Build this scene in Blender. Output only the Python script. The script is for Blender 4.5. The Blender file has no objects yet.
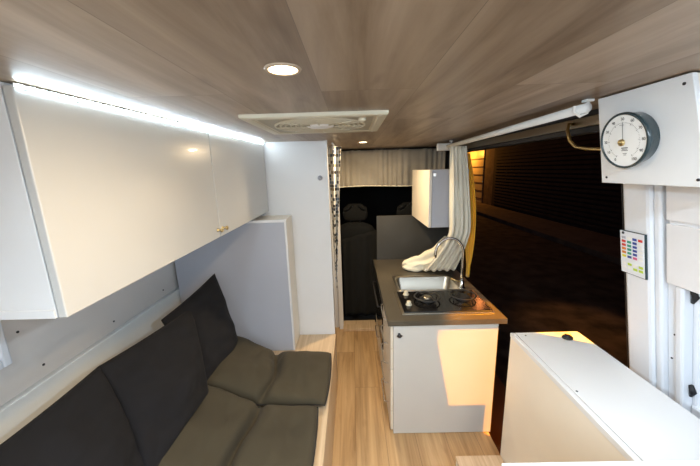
import bpy, bmesh, math, random
from mathutils import Vector, Matrix, noise
random.seed(4)
sc = bpy.context.scene
COL = sc.collection
PI = math.pi

# ------------------------------------------------------------------ materials
def new_mat(name):
    m = bpy.data.materials.new(name); m.use_nodes = True
    nt = m.node_tree; b = nt.nodes['Principled BSDF']
    return m, nt, b
def N(nt, t, **kw):
    n = nt.nodes.new(t)
    for k, v in kw.items(): setattr(n, k, v)
    return n
def ramp(nt, fac, stops):
    r = N(nt, 'ShaderNodeValToRGB'); e = r.color_ramp.elements
    while len(e) < len(stops): e.new(.5)
    for el, (p, c) in zip(e, stops): el.position = p; el.color = (*c, 1)
    nt.links.new(fac, r.inputs[0]); return r
def plain(name, col, rough=.5, metal=0, bump=0, bscale=80, coat=0, var=.06, emis=None, es=0):
    m, nt, b = new_mat(name)
    tc = N(nt, 'ShaderNodeTexCoord'); nz = N(nt, 'ShaderNodeTexNoise')
    nz.inputs['Scale'].default_value = 3.5; nz.inputs['Detail'].default_value = 4
    nt.links.new(tc.outputs['Object'], nz.inputs['Vector'])
    lo = tuple(c * (1 - var) for c in col); hi = tuple(min(1, c * (1 + var)) for c in col)
    r = ramp(nt, nz.outputs[0], [(.3, lo), (.7, hi)])
    nt.links.new(r.outputs[0], b.inputs['Base Color'])
    b.inputs['Roughness'].default_value = rough; b.inputs['Metallic'].default_value = metal
    b.inputs['Coat Weight'].default_value = coat; b.inputs['Coat Roughness'].default_value = .05
    if bump:
        n2 = N(nt, 'ShaderNodeTexNoise'); n2.inputs['Scale'].default_value = bscale
        nt.links.new(tc.outputs['Object'], n2.inputs['Vector'])
        bp = N(nt, 'ShaderNodeBump'); bp.inputs['Strength'].default_value = bump; bp.inputs['Distance'].default_value = .002
        nt.links.new(n2.outputs[0], bp.inputs['Height']); nt.links.new(bp.outputs[0], b.inputs['Normal'])
    if emis:
        b.inputs['Emission Color'].default_value = (*emis, 1); b.inputs['Emission Strength'].default_value = es
    return m
def planks(name, stops, plank_len, plank_w, rough=.45, gap=(.1, .08, .06), grain=(1.2, 26, 1), knots=True, off=0, swap=True, gapw=.0012, bumpS=.15, contrast=.22):
    """boards running along world Y (swap) drawn with brick texture + stretched grain"""
    m, nt, b = new_mat(name)
    tc = N(nt, 'ShaderNodeTexCoord'); sp = N(nt, 'ShaderNodeSeparateXYZ'); cb = N(nt, 'ShaderNodeCombineXYZ')
    nt.links.new(tc.outputs['Object'], sp.inputs[0])
    nt.links.new(sp.outputs[1 if swap else 0], cb.inputs[0])
    ad = N(nt, 'ShaderNodeMath', operation='ADD'); ad.inputs[1].default_value = off
    nt.links.new(sp.outputs[0 if swap else 2], ad.inputs[0]); nt.links.new(ad.outputs[0], cb.inputs[1])
    br = N(nt, 'ShaderNodeTexBrick'); br.offset = .37; br.squash = 1
    br.inputs['Scale'].default_value = 1; br.inputs['Brick Width'].default_value = plank_len
    br.inputs['Row Height'].default_value = plank_w; br.inputs['Mortar Size'].default_value = gapw
    br.inputs['Mortar Smooth'].default_value = .2; br.inputs['Bias'].default_value = 0
    br.inputs['Color1'].default_value = (0, 0, 0, 1); br.inputs['Color2'].default_value = (1, 1, 1, 1)
    br.inputs['Mortar'].default_value = (.5, .5, .5, 1)
    nt.links.new(cb.outputs[0], br.inputs['Vector'])
    mp = N(nt, 'ShaderNodeMapping'); mp.inputs['Scale'].default_value = grain
    nt.links.new(cb.outputs[0], mp.inputs['Vector'])
    # shift the grain from board to board
    vm = N(nt, 'ShaderNodeVectorMath', operation='MULTIPLY_ADD')
    vm.inputs[1].default_value = (7, 13, 5); nt.links.new(br.outputs['Color'], vm.inputs[0]); nt.links.new(mp.outputs[0], vm.inputs[2])
    n1 = N(nt, 'ShaderNodeTexNoise'); n1.inputs['Scale'].default_value = 1; n1.inputs['Detail'].default_value = 8
    n1.inputs['Roughness'].default_value = .62; n1.inputs['Distortion'].default_value = .7
    nt.links.new(vm.outputs[0], n1.inputs['Vector'])
    mx = N(nt, 'ShaderNodeMath', operation='MULTIPLY_ADD'); mx.inputs[1].default_value = contrast
    nt.links.new(br.outputs['Color'], mx.inputs[0]); nt.links.new(n1.outputs[0], mx.inputs[2])
    sb = N(nt, 'ShaderNodeMath', operation='SUBTRACT'); sb.inputs[1].default_value = contrast / 2
    nt.links.new(mx.outputs[0], sb.inputs[0])
    r = ramp(nt, sb.outputs[0], stops)
    out = r.outputs[0]
    if knots:
        n3 = N(nt, 'ShaderNodeTexNoise'); n3.inputs['Scale'].default_value = 1.0; n3.inputs['Detail'].default_value = 3
        mp3 = N(nt, 'ShaderNodeMapping'); mp3.inputs['Scale'].default_value = (3.2, 11, 1)
        nt.links.new(cb.outputs[0], mp3.inputs['Vector']); nt.links.new(mp3.outputs[0], n3.inputs['Vector'])
        kr = ramp(nt, n3.outputs[0], [(.62, (1, 1, 1)), (.78, (.55, .5, .45))])
        ml = N(nt, 'ShaderNodeMixRGB', blend_type='MULTIPLY'); ml.inputs[0].default_value = .8
        nt.links.new(out, ml.inputs[1]); nt.links.new(kr.outputs[0], ml.inputs[2]); out = ml.outputs[0]
    mg = N(nt, 'ShaderNodeMixRGB'); mg.inputs[2].default_value = (*gap, 1)
    nt.links.new(br.outputs['Fac'], mg.inputs[0]); nt.links.new(out, mg.inputs[1])
    nt.links.new(mg.outputs[0], b.inputs['Base Color'])
    bp = N(nt, 'ShaderNodeBump'); bp.inputs['Strength'].default_value = bumpS; bp.inputs['Distance'].default_value = .002
    nt.links.new(n1.outputs[0], bp.inputs['Height']); nt.links.new(bp.outputs[0], b.inputs['Normal'])
    b.inputs['Roughness'].default_value = rough
    return m
def fabric(name, col, rough=.95, alpha=None, weave=900, var=.15, sheen=.3):
    m = plain(name, col, rough, bump=.25, bscale=weave, var=var)
    b = m.node_tree.nodes['Principled BSDF']; b.inputs['Sheen Weight'].default_value = sheen
    if alpha is not None:
        nt = m.node_tree; out = nt.nodes['Material Output']
        tr = N(nt, 'ShaderNodeBsdfTransparent'); tl = N(nt, 'ShaderNodeBsdfTranslucent'); tl.inputs[0].default_value = (*col, 1)
        m1 = N(nt, 'ShaderNodeMixShader'); m1.inputs[0].default_value = .12
        m2 = N(nt, 'ShaderNodeMixShader'); m2.inputs[0].default_value = alpha
        nt.links.new(b.outputs[0], m1.inputs[1]); nt.links.new(tl.outputs[0], m1.inputs[2])
        nt.links.new(tr.outputs[0], m2.inputs[1]); nt.links.new(m1.outputs[0], m2.inputs[2])
        nt.links.new(m2.outputs[0], out.inputs[0])
    return m
def mosaic(name):
    m, nt, b = new_mat(name)
    uv = N(nt, 'ShaderNodeTexCoord'); sc_ = N(nt, 'ShaderNodeVectorMath', operation='SCALE'); sc_.inputs['Scale'].default_value = 1
    nt.links.new(uv.outputs['UV'], sc_.inputs[0])
    fl = N(nt, 'ShaderNodeVectorMath', operation='FLOOR'); nt.links.new(sc_.outputs[0], fl.inputs[0])
    fr = N(nt, 'ShaderNodeVectorMath', operation='FRACTION'); nt.links.new(sc_.outputs[0], fr.inputs[0])
    wn = N(nt, 'ShaderNodeTexWhiteNoise', noise_dimensions='2D'); nt.links.new(fl.outputs[0], wn.inputs['Vector'])
    r = ramp(nt, wn.outputs[0], [(0, (.02, .02, .025)), (.16, (.28, .22, .14)), (.3, (.12, .16, .24)), (.42, (.8, .76, .68)), (.56, (.02, .02, .03)), (.62, (.85, .82, .74)), (.9, (.5, .44, .34))])
    r.color_ramp.interpolation = 'CONSTANT'
    sp = N(nt, 'ShaderNodeSeparateXYZ'); nt.links.new(fr.outputs[0], sp.inputs[0])
    mn = []
    for i in (0, 1):
        a = N(nt, 'ShaderNodeMath', operation='GREATER_THAN'); a.inputs[1].default_value = .16
        nt.links.new(sp.outputs[i], a.inputs[0]); mn.append(a)
    mu = N(nt, 'ShaderNodeMath', operation='MULTIPLY'); nt.links.new(mn[0].outputs[0], mu.inputs[0]); nt.links.new(mn[1].outputs[0], mu.inputs[1])
    mg = N(nt, 'ShaderNodeMixRGB'); mg.inputs[1].default_value = (.86, .84, .78, 1)
    nt.links.new(mu.outputs[0], mg.inputs[0]); nt.links.new(r.outputs[0], mg.inputs[2])
    nt.links.new(mg.outputs[0], b.inputs['Base Color']); b.inputs['Roughness'].default_value = .6
    return m

M = {}
M['ceil'] = planks('ceiling_wood', [(.2, (.15, .10, .065)), (.42, (.30, .23, .165)), (.56, (.38, .30, .225)), (.8, (.54, .45, .36))], 1.25, .235, rough=.42, gap=(.16, .12, .09), grain=(1.1, 9, 1), off=.07, gapw=.0007, contrast=.28)
M['floor'] = planks('floor_oak', [(.25, (.32, .19, .085)), (.5, (.52, .34, .17)), (.75, (.68, .48, .27))], 1.2, .18, rough=.4, gap=(.2, .12, .06), grain=(1.3, 24, 1), off=.02, contrast=.12)
M['oak'] = planks('oak_board', [(.25, (.46, .32, .19)), (.5, (.64, .48, .31)), (.75, (.76, .61, .43))], 3, .4, rough=.45, gap=(.6, .45, .3), grain=(1.2, 40, 1), knots=False, contrast=.02)
M['shiplap'] = plain('white_painted_board', (.78, .78, .8), .5, bump=.5, bscale=25)
M['white'] = plain('white_laminate', (.74, .75, .76), .35, var=.02)
M['gloss'] = plain('gloss_white_door', (.58, .58, .56), .24, var=.02, coat=.25)
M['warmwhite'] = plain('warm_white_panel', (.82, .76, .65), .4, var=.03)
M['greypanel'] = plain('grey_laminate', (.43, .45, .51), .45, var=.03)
M['greybeige'] = plain('pale_taupe_panel', (.68, .65, .62), .55, var=.03)
M['palegreen'] = plain('pale_board', (.82, .85, .85), .5, var=.04)
M['body'] = plain('painted_metal', (.76, .79, .84), .35, var=.02)
M['recess'] = plain('blue_grey_metal', (.4, .46, .56), .35)
M['rubber'] = plain('black_rubber', (.01, .01, .012), .6)
M['charcoal'] = fabric('charcoal_fabric', (.0048, .0044, .006), sheen=.0)
M['olive'] = fabric('olive_brown_fabric', (.055, .045, .026), sheen=.03)
M['piping'] = fabric('dark_thread', (.012, .01, .008), sheen=0)
M['counter'] = plain('dark_stone_laminate', (.085, .074, .055), .35, bump=.1, bscale=120, var=.2)
M['splash'] = plain('dark_grey_panel', (.05, .049, .044), .5, var=.15)
M['steel'] = plain('brushed_steel', (.45, .42, .36), .3, metal=1)
M['chrome'] = plain('chrome', (.8, .8, .8), .08, metal=1)
M['brass'] = plain('brass', (.55, .42, .2), .3, metal=1)
M['darkmetal'] = plain('dark_metal', (.05, .05, .055), .4, metal=.6)
M['glassblack'] = plain('black_glass', (.006, .006, .007), .14)
M['black'] = plain('black_plastic', (.012, .012, .014), .4)
M['iron'] = plain('cast_iron', (.02, .02, .02), .55)
M['cream'] = plain('cream_plastic', (.62, .58, .45), .4)
M['poly'] = plain('white_plastic', (.82, .82, .8), .35)
M['sheer'] = fabric('sheer_fabric', (.97, .92, .77), alpha=.97)
M['valance'] = fabric('grey_sheer', (.42, .39, .33), alpha=.93, var=.25)
M['linen'] = fabric('cream_linen', (.9, .84, .68))
M['orange'] = fabric('orange_fabric', (1.0, .52, .03), var=.05)
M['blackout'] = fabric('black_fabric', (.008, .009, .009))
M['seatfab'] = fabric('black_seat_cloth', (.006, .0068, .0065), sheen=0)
M['mosaic'] = mosaic('mosaic_print')
M['bronze'] = plain('bronze_ring', (.42, .33, .24), .4)
M['tan'] = plain('tan_mesh', (.40, .37, .28), .5)
M['teal'] = plain('dark_teal_rim', (.02, .04, .048), .2, coat=.5)
M['dial'] = plain('white_dial', (.85, .86, .85), .4)
M['ink'] = plain('black_ink', (.02, .02, .02), .6)
M['well'] = plain('brown_step', (.16, .055, .02), .7)
M['asphalt'] = plain('asphalt', (.06, .045, .035), .9, bump=.6, bscale=60, var=.8)
M['pave'] = plain('pavement', (.16, .13, .11), .9, var=.3)
M['facade'] = plain('dark_facade', (.05, .045, .045), .9, bump=.6, bscale=12, var=.3)
M['bulb_w'] = plain('lit_warm_diffuser', (1, .9, .7), .5, emis=(1, .74, .42), es=6)
M['led'] = plain('lit_led', (1, 1, 1), .5, emis=(.70, .88, 1), es=16)
M['navy'] = plain('navy_plastic', (.008, .01, .035), .25)
for n, c in dict(red=(.6, .04, .03), orng=(.75, .22, .03), yel=(.75, .65, .05), grn=(.03, .3, .2), blu=(.03, .06, .3), pink=(.6, .1, .25), lime=(.45, .6, .05)).items():
    M[n] = plain('button_' + n, c, .5)

# ------------------------------------------------------------------ geometry helpers
def root_loc(o):
    v = Vector((0, 0, 0))
    while o is not None: v += o.location; o = o.parent
    return v
def obj(name, bm, mat, parent=None, smooth=False, bevel=0, loc=None):
    """bm is in world coordinates; origin = parent's origin, or loc"""
    L = root_loc(parent) if parent is not None else Vector(loc or (0, 0, 0))
    bmesh.ops.translate(bm, verts=bm.verts, vec=-L)
    bmesh.ops.recalc_face_normals(bm, faces=bm.faces)
    me = bpy.data.meshes.new(name); bm.to_mesh(me); bm.free()
    o = bpy.data.objects.new(name, me); COL.objects.link(o)
    for mm in (mat if isinstance(mat, list) else [mat]): me.materials.append(M[mm])
    if smooth:
        for p in me.polygons: p.use_smooth = True
    if parent is not None: o.parent = parent
    else: o.location = L
    if bevel:
        bv = o.modifiers.new('bevel', 'BEVEL'); bv.width = bevel; bv.segments = 2; bv.limit_method = 'ANGLE'
    return o
def tag(o, label, cat, group=None):
    o['label'] = label; o['category'] = cat
    if group: o['group'] = group
    return o
def thing(name, label, cat, loc, group=None):
    o = bpy.data.objects.new(name, None); COL.objects.link(o); o.location = loc
    o.empty_display_size = .05
    return tag(o, label, cat, group)
def struct(name, bm, mat, **kw):
    o = obj(name, bm, mat, **kw); o['kind'] = 'structure'; return o
def hexa(bm, p):
    """8 corners: bottom 4 (ccw) then top 4"""
    v = [bm.verts.new(q) for q in p]
    for f in ((0, 3, 2, 1), (4, 5, 6, 7), (0, 1, 5, 4), (1, 2, 6, 5), (2, 3, 7, 6), (3, 0, 4, 7)):
        bm.faces.new([v[i] for i in f])
    return bm
def box(x0, x1, y0, y1, z0, z1, bm=None):
    bm = bm or bmesh.new()
    return hexa(bm, [(x0, y0, z0), (x1, y0, z0), (x1, y1, z0), (x0, y1, z0), (x0, y0, z1), (x1, y0, z1), (x1, y1, z1), (x0, y1, z1)])
def frame_of(d):
    d = d.normalized(); a = Vector((0, 0, 1)) if abs(d.z) < .9 else Vector((1, 0, 0))
    u = d.cross(a).normalized(); return u, d.cross(u).normalized()
def tube(pts, r, n=12, bm=None, closed=False):
    bm = bm or bmesh.new(); P = [Vector(p) for p in pts]; rings = []
    m = len(P); u = None
    for i, p in enumerate(P):
        if closed: d = P[(i + 1) % m] - P[i - 1]
        else: d = P[min(i + 1, m - 1)] - P[max(i - 1, 0)]
        d.normalize()
        if u is None: u, w = frame_of(d)
        else:
            u = (u - d * u.dot(d)).normalized(); w = d.cross(u)
        rr = r[i] if isinstance(r, (list, tuple)) else r
        rings.append([bm.verts.new(p + (u * math.cos(2 * PI * k / n) + w * math.sin(2 * PI * k / n)) * rr) for k in range(n)])
    rng = range(m) if closed else range(m - 1)
    for i in rng:
        a, b = rings[i], rings[(i + 1) % m]
        for k in range(n): bm.faces.new((a[k], a[(k + 1) % n], b[(k + 1) % n], b[k]))
    if not closed:
        bm.faces.new(rings[0]); bm.faces.new(rings[-1])
    return bm
def lathe(c, axis, prof, n=40, bm=None):
    """prof: (radius, offset along axis)"""
    bm = bm or bmesh.new(); c = Vector(c); ax = Vector(axis).normalized(); u, w = frame_of(ax); rings = []
    for r, h in prof:
        if r < 1e-6: rings.append([bm.verts.new(c + ax * h)])
        else: rings.append([bm.verts.new(c + ax * h + (u * math.cos(2 * PI * k / n) + w * math.sin(2 * PI * k / n)) * r) for k in range(n)])
    for a, b in zip(rings[:-1], rings[1:]):
        for k in range(n):
            k2 = (k + 1) % n
            if len(a) == 1 and len(b) == 1: continue
            if len(a) == 1: bm.faces.new((a[0], b[k2], b[k]))
            elif len(b) == 1: bm.faces.new((a[k], a[k2], b[0]))
            else: bm.faces.new((a[k], a[k2], b[k2], b[k]))
    return bm
def grid(P, nu, nv, thick=0, uvf=None):
    """surface P(u,v)->Vector, given a real thickness"""
    bm = bmesh.new(); A = []
    for i in range(nu + 1):
        A.append([Vector(P(i / nu, j / nv)) for j in range(nv + 1)])
    def nrm(i, j):
        a = A[min(i + 1, nu)][j] - A[max(i - 1, 0)][j]; b = A[i][min(j + 1, nv)] - A[i][max(j - 1, 0)]
        return a.cross(b).normalized()
    F = [[bm.verts.new(A[i][j] + nrm(i, j) * thick / 2) for j in range(nv + 1)] for i in range(nu + 1)]
    B = [[bm.verts.new(A[i][j] - nrm(i, j) * thick / 2) for j in range(nv + 1)] for i in range(nu + 1)]
    uvl = bm.loops.layers.uv.new('uv') if uvf else None
    def face(vs, ij):
        f = bm.faces.new(vs)
        if uvl:
            for l, (i, j) in zip(f.loops, ij): l[uvl].uv = uvf(i / nu, j / nv)
    for i in range(nu):
        for j in range(nv):
            q = ((i, j), (i + 1, j), (i + 1, j + 1), (i, j + 1))
            face([F[a][b] for a, b in q], q); face([B[a][b] for a, b in q[::-1]], q[::-1])
    edge = [(i, 0) for i in range(nu)] + [(nu, j) for j in range(nv)] + [(i, nv) for i in range(nu, 0, -1)] + [(0, j) for j in range(nv, 0, -1)]
    for k in range(len(edge)):
        a, b = edge[k], edge[(k + 1) % len(edge)]
        face([F[a[0]][a[1]], B[a[0]][a[1]], B[b[0]][b[1]], F[b[0]][b[1]]], (a, a, b, b))
    return bm
def pad(P, T, nu=44, nv=44, seed=0, wr=.012, down=.35, sg=1):
    """soft stuffed pad: mid surface P(u,v), full thickness T(u,v)"""
    bm = bmesh.new(); A = [[Vector(P(i / nu, j / nv)) for j in range(nv + 1)] for i in range(nu + 1)]
    def nrm(i, j):
        a = A[min(i + 1, nu)][j] - A[max(i - 1, 0)][j]; b = A[i][min(j + 1, nv)] - A[i][max(j - 1, 0)]
        return a.cross(b).normalized() * sg
    F, B = [], []
    for i in range(nu + 1):
        f, b = [], []
        for j in range(nv + 1):
            u, v = i / nu, j / nv; n = nrm(i, j); t = T(u, v)
            e = min(1, 6 * min(u, 1 - u, v, 1 - v))
            p = A[i][j]
            w = (noise.noise(Vector((p.x * 7 + seed, p.y * 5, p.z * 7))) + .5 * noise.noise(Vector((p.x * 19, p.y * 11 + seed, p.z * 19)))) * wr * e
            vf = bm.verts.new(p + n * (t * (1 - down) + w)); f.append(vf)
            b.append(vf if i in (0, nu) or j in (0, nv) else bm.verts.new(p - n * t * down))
        F.append(f); B.append(b)
    for i in range(nu):
        for j in range(nv):
            for G, fl in ((F, 0), (B, 1)):
                q = [G[i][j], G[i + 1][j], G[i + 1][j + 1], G[i][j + 1]]
                if fl: q = q[::-1]
                try: bm.faces.new(q)
                except ValueError: pass
    return bm
def side_puff(T, seam=None, pw=.42):
    def f(u, v):
        a = (max(0, 4 * u * (1 - u))) ** pw * (max(0, 4 * v * (1 - v))) ** pw
        if seam: a *= 1 - .8 * math.exp(-((u - seam) / .04) ** 2)
        return T * a
    return f
def bil(c):
    c = [Vector(q) for q in c]
    def P(u, v):
        # slightly concave edges give the stuffed-cushion corners
        k = .035
        uu = u + k * math.sin(2 * PI * u) * 0; vv = v
        q = (c[0] * (1 - uu) + c[1] * uu) * (1 - vv) + (c[3] * (1 - uu) + c[2] * uu) * vv
        ctr = (c[0] + c[1] + c[2] + c[3]) / 4
        e = max(abs(2 * u - 1), abs(2 * v - 1)); s = min(abs(2 * u - 1), abs(2 * v - 1))
        return q + (ctr - q) * .035 * (e ** 4) * (1 - s ** 2)
    return P
def lerp(a, b, t): return a + (b - a) * t

CZ = 1.78            # ceiling height
H = 1.59             # eye height

# ------------------------------------------------------------------ SETTING
def wall_x(z): return 1.0 + .19 * (1.5 - z)
struct('floor', box(-1.2, .79, -1.7, 2.93, -.05, 0), 'floor')
bm = box(-1.25, .95, -1.7, 4.3, CZ, CZ + .05); box(.95, 1.1, -1.7, 1.10, CZ, CZ + .05, bm)
struct('ceiling', bm, 'ceil')
# left wall: upper taupe lining, lower pale board
bm = box(-1.2, -1.15, .876, 2.0, .878, CZ); box(-1.2, -1.15, -1.7, .876, .878, 1.0, bm); box(-1.2, -1.15, -1.7, -.2, 1.0, CZ, bm); box(-1.2, -1.15, -.2, .876, 1.42, CZ, bm)
struct('wall_left', bm, 'greybeige')
struct('trim_1', box(-1.2, -1.135, -1.7, 2.0, .0, .873), 'palegreen', bevel=.003)
bm = bmesh.new()
for (y, z) in ((.92, 1.085), (.97, .94), (1.25, .93), (1.7, .93)): lathe((-1.149, y, z), (1, 0, 0), [(.004, 0), (.004, .002), (0, .002)], 12, bm)
for i, (y, z) in enumerate(((.92, 1.085), (.97, .925), (1.3, .92), (1.68, .92))):
    o = obj('screw', lathe((-1.151, y, z), (1, 0, 0), [(.0045, 0), (.0045, .003), (0, .0035)], 12), 'darkmetal', loc=(-1.151, y, z))
    tag(o, ['small dark screw in the taupe lining just below the near overhead cabinet end', 'dark screw in the taupe lining close above the pale board, nearest the camera', 'dark screw low on the taupe lining behind the middle back cushion', 'dark screw low on the taupe lining nearest the grey end cupboard'][i], 'screw', 'screws in the wall lining')
bm.free()
# window in the left wall (its rounded white frame only just shows)
bm = box(-1.165, -1.13, -.2, .845, 1.39, 1.42); box(-1.165, -1.13, -.2, .845, 1.0, 1.03, bm)
box(-1.165, -1.13, .845, .872, 1.0, 1.42, bm); box(-1.165, -1.13, -.2, -.17, 1.03, 1.39, bm)
struct('window_1', bm, 'body', bevel=.006)
struct('window_2', box(-1.185, -1.178, -.2, .876, 1.0, 1.42), 'recess')
# rear wall of the van, behind the camera
struct('wall_back', box(-1.2, 1.3, -1.75, -1.7, 0, CZ), 'shiplap')
# right wall: flared body side, boards above, recessed body panel below
def flared(y0, y1, z0, z1, d0, d1, bm=None):
    bm = bm or bmesh.new()
    return hexa(bm, [(wall_x(z0) + d0, y0, z0), (wall_x(z0) + d1, y0, z0), (wall_x(z0) + d1, y1, z0), (wall_x(z0) + d0, y1, z0),
                     (wall_x(z1) + d0, y0, z1), (wall_x(z1) + d1, y0, z1), (wall_x(z1) + d1, y1, z1), (wall_x(z1) + d0, y1, z1)])
bm = bmesh.new()
for k, (za, zb) in enumerate(((1.178, 1.388), (1.398, 1.60), (1.61, CZ))): flared(-1.7, .985, za, zb, .012, .035, bm)
flared(-1.7, .985, 1.178, CZ, .022, .05, bm); flared(-1.7, 1.0, 1.1785, CZ - .0005, .052, .12, bm)
struct('wall_right', bm, 'shiplap', bevel=.003)
struct('trim_2', flared(-1.7, .937, -.05, .735, .045, .09), 'body', bevel=.01)
bm = flared(-1.7, .917, .735, 1.2, .075, .09); flared(-1.7, -.9, .735, 1.178, .03, .07, bm)
struct('trim_12', bm, 'recess')
# door post and pressed metal steps beside it
struct('trim_3', flared(1.028, 1.134, -.05, CZ, 0, .09), 'body', bevel=.012)
bm = flared(1.003, 1.028, -.05, 1.52, .012, .09); flared(.965, 1.003, .68, 1.24, .032, .09, bm); flared(.938, .965, .68, 1.177, .018, .09, bm)
flared(.918, .938, .70, 1.177, .05, .09, bm); flared(.978, 1.06, -.05, CZ, .0905, .105, bm)
struct('trim_4', bm, 'body', bevel=.008)
struct('trim_5', flared(1.134, 1.147, -.05, 1.76, .01, .06), 'rubber')
for i, (y, z) in enumerate(((.975, .985), (.985, .885))):
    o = obj('screw', lathe((wall_x(z) + .032, y, z), (-1, 0, 0), [(.0035, -.001), (.0035, .002), (0, .0025)], 12), 'darkmetal', loc=(wall_x(z) + .032, y, z))
    tag(o, ['upper of two small screws in the white metal strip beside the door post', 'lower of two small screws in the white metal strip beside the door post'][i], 'screw', 'screws in the metal strip')
for i, (z0, z1, y) in enumerate(((1.125, 1.172, .935), (.765, .812, .938))):
    o = obj('rubber_seal', tube([(wall_x(z0) + .048, y, z0), (wall_x((z0 + z1) / 2) + .046, y - .010, (z0 + z1) / 2), (wall_x(z1) + .048, y - .002, z1)], [.005, .010, .008], 10), 'rubber', smooth=True, loc=(1.09, y, z0))
    tag(o, ['black rubber bung in the upper corner of the recess below the white boards', 'black rubber bung in the lower corner of the recess above the white box'][i], 'rubber seal')
# header above the door opening and the wall beyond it
struct('trim_6', box(.885, 1.02, .97, 2.9, 1.745, CZ - .001), 'darkmetal')
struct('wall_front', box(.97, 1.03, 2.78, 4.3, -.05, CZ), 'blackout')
# step well beside the doorway
bm = box(.79, 1.25, 1.12, 2.9, -.28, -.25); box(.775, .79, 1.12, 2.9, -.28, -.05, bm)
struct('trim_7', bm, 'well')
# wash-room partitions
struct('wall_partition', box(-1.15, -.157, 2.0, 2.03, .0, CZ), 'white')
bm = box(-1.15, -.16, 2.84, 2.87, 0, CZ); box(-1.2, -1.15, 2.0, 4.3, 0, CZ, bm)
struct('wall_side', bm, 'white')
struct('trim_8', box(-.17, -.128, 2.80, 2.84, 0, CZ), 'white', bevel=.003)
struct('trim_9', box(-.172, -.157, 2.03, 2.06, .0, CZ), 'darkmetal')
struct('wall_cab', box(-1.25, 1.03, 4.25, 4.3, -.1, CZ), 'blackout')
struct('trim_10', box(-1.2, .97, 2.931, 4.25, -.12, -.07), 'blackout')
# bright plywood threshold at the cab
tag(obj('threshold_board', box(-.13, .2, 2.75, 2.925, .001, .03), 'oak', bevel=.002, loc=(.03, 2.84, 0)), 'short oak threshold board at the far end of the aisle floor', 'threshold')

# ------------------------------------------------------------------ overhead cabinets (left)
def cx(y): return -.658 + .0715 * (y - .626)            # front line
def czb(y): return 1.279 + .043 * (y - .626)            # underside
Y0, YS, Y1 = .626, 1.335, 1.985
def cabinet(ya, yb, label, knob_y, near):
    t = thing('overhead_cabinet', label, 'cabinet', (-.9, (ya + yb) / 2, czb(ya)), 'white gloss overhead cabinets above the sofa')
    th = .02
    obj('body', hexa(bmesh.new(), [(-1.149, ya, czb(ya)), (cx(ya) - th - .003, ya, czb(ya)), (cx(yb) - th - .003, yb, czb(yb)), (-1.149, yb, czb(yb)),
                                   (-1.149, ya, CZ - .001), (cx(ya) - th - .003, ya, CZ - .001), (cx(yb) - th - .003, yb, CZ - .001), (-1.149, yb, CZ - .001)]), 'white', t, bevel=.001)
    g = .0025
    y_a, y_b = ya + (0 if near else g), yb - g
    d = obj('door', hexa(bmesh.new(), [(cx(y_a) - th, y_a, czb(y_a)), (cx(y_a), y_a, czb(y_a)), (cx(y_b), y_b, czb(y_b)), (cx(y_b) - th, y_b, czb(y_b)),
                                       (cx(y_a) - th, y_a, 1.772), (cx(y_a), y_a, 1.772), (cx(y_b), y_b, 1.772), (cx(y_b) - th, y_b, 1.772)]), 'gloss', t, bevel=.0025)
    if near:
        obj('end_rail', box(-1.149, cx(ya) - th - .004, ya - .004, ya, czb(ya), czb(ya) + .02), 'white', t, bevel=.001)
    z = czb(knob_y) + .035; x = cx(knob_y)
    kb = lathe((x, knob_y, z), (1, 0, .0), [(.008, 0), (.008, .003), (.004, .005), (.004, .014), (.009, .017), (.01, .022), (.006, .026), (0, .027)], 20)
    obj('knob', kb, 'brass', d, smooth=True)
    return t
cabinet(Y0, YS, 'long near gloss white overhead cabinet whose end faces the camera', YS - .022, True)
cabinet(YS, Y1, 'far gloss white overhead cabinet, meeting the white partition', YS + .024, False)

# LED strip under the ceiling along the cabinet tops
t = thing('led_strip', 'cool white lit LED strip along the top of the overhead cabinets', 'led strip', (cx(Y0) + .004, Y0, CZ - .003))
def led_run(t, P0, P1, n, side):
    """upright tape with chips looking sideways (side = unit vector across the run)"""
    P0, P1 = Vector(P0), Vector(P1); d = (P1 - P0).normalized(); s = Vector(side)
    def bar(a, b, s0, s1, z0, z1):
        k = [a + s * s0, a + s * s1, b + s * s1, b + s * s0]
        return hexa(bmesh.new(), [tuple(q + Vector((0, 0, z0))) for q in k] + [tuple(q + Vector((0, 0, z1))) for q in k])
    obj('backing_tape', bar(P0, P1, 0, .001, -.0032, .005), 'poly', t)
    for k in range(n):
        c = P0.lerp(P1, (k + .5) / n)
        obj('led', bar(c - d * .005, c + d * .005, .0012, .004, -.003, .003), 'led', t)
sd = Vector((1.36, -.097, 0)).normalized()
led_run(t, (cx(Y0) + .001, Y0 + .002, CZ - .009), (cx(Y1) + .001, Y1 - .006, CZ - .009), 62, sd)

# ------------------------------------------------------------------ sofa bench
t = thing('bench', 'long low bench with pale oak top below the cushions', 'bench', (-.65, .7, 0))
obj('base', box(-1.13, -.175, -.9, 1.998, .001, .40), 'greybeige', t)
obj('front_panel', box(-.175, -.155, -.9, 1.998, .001, .40), 'oak', t, bevel=.002)
obj('top_board', box(-1.13, -.150, -.9, 1.998, .40, .42), 'oak', t, bevel=.003)

# grey end cupboard between sofa and partition
t = thing('end_cupboard', 'tall grey-fronted cupboard at the far end of the sofa', 'cupboard', (-.78, 1.9, .42))
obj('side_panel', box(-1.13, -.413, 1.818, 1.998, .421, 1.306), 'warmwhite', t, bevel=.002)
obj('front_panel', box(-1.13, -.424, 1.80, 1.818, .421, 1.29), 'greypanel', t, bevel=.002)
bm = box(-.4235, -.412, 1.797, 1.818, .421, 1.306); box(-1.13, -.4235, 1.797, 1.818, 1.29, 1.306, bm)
obj('edge_trim', bm, 'white', t, bevel=.002)

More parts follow.
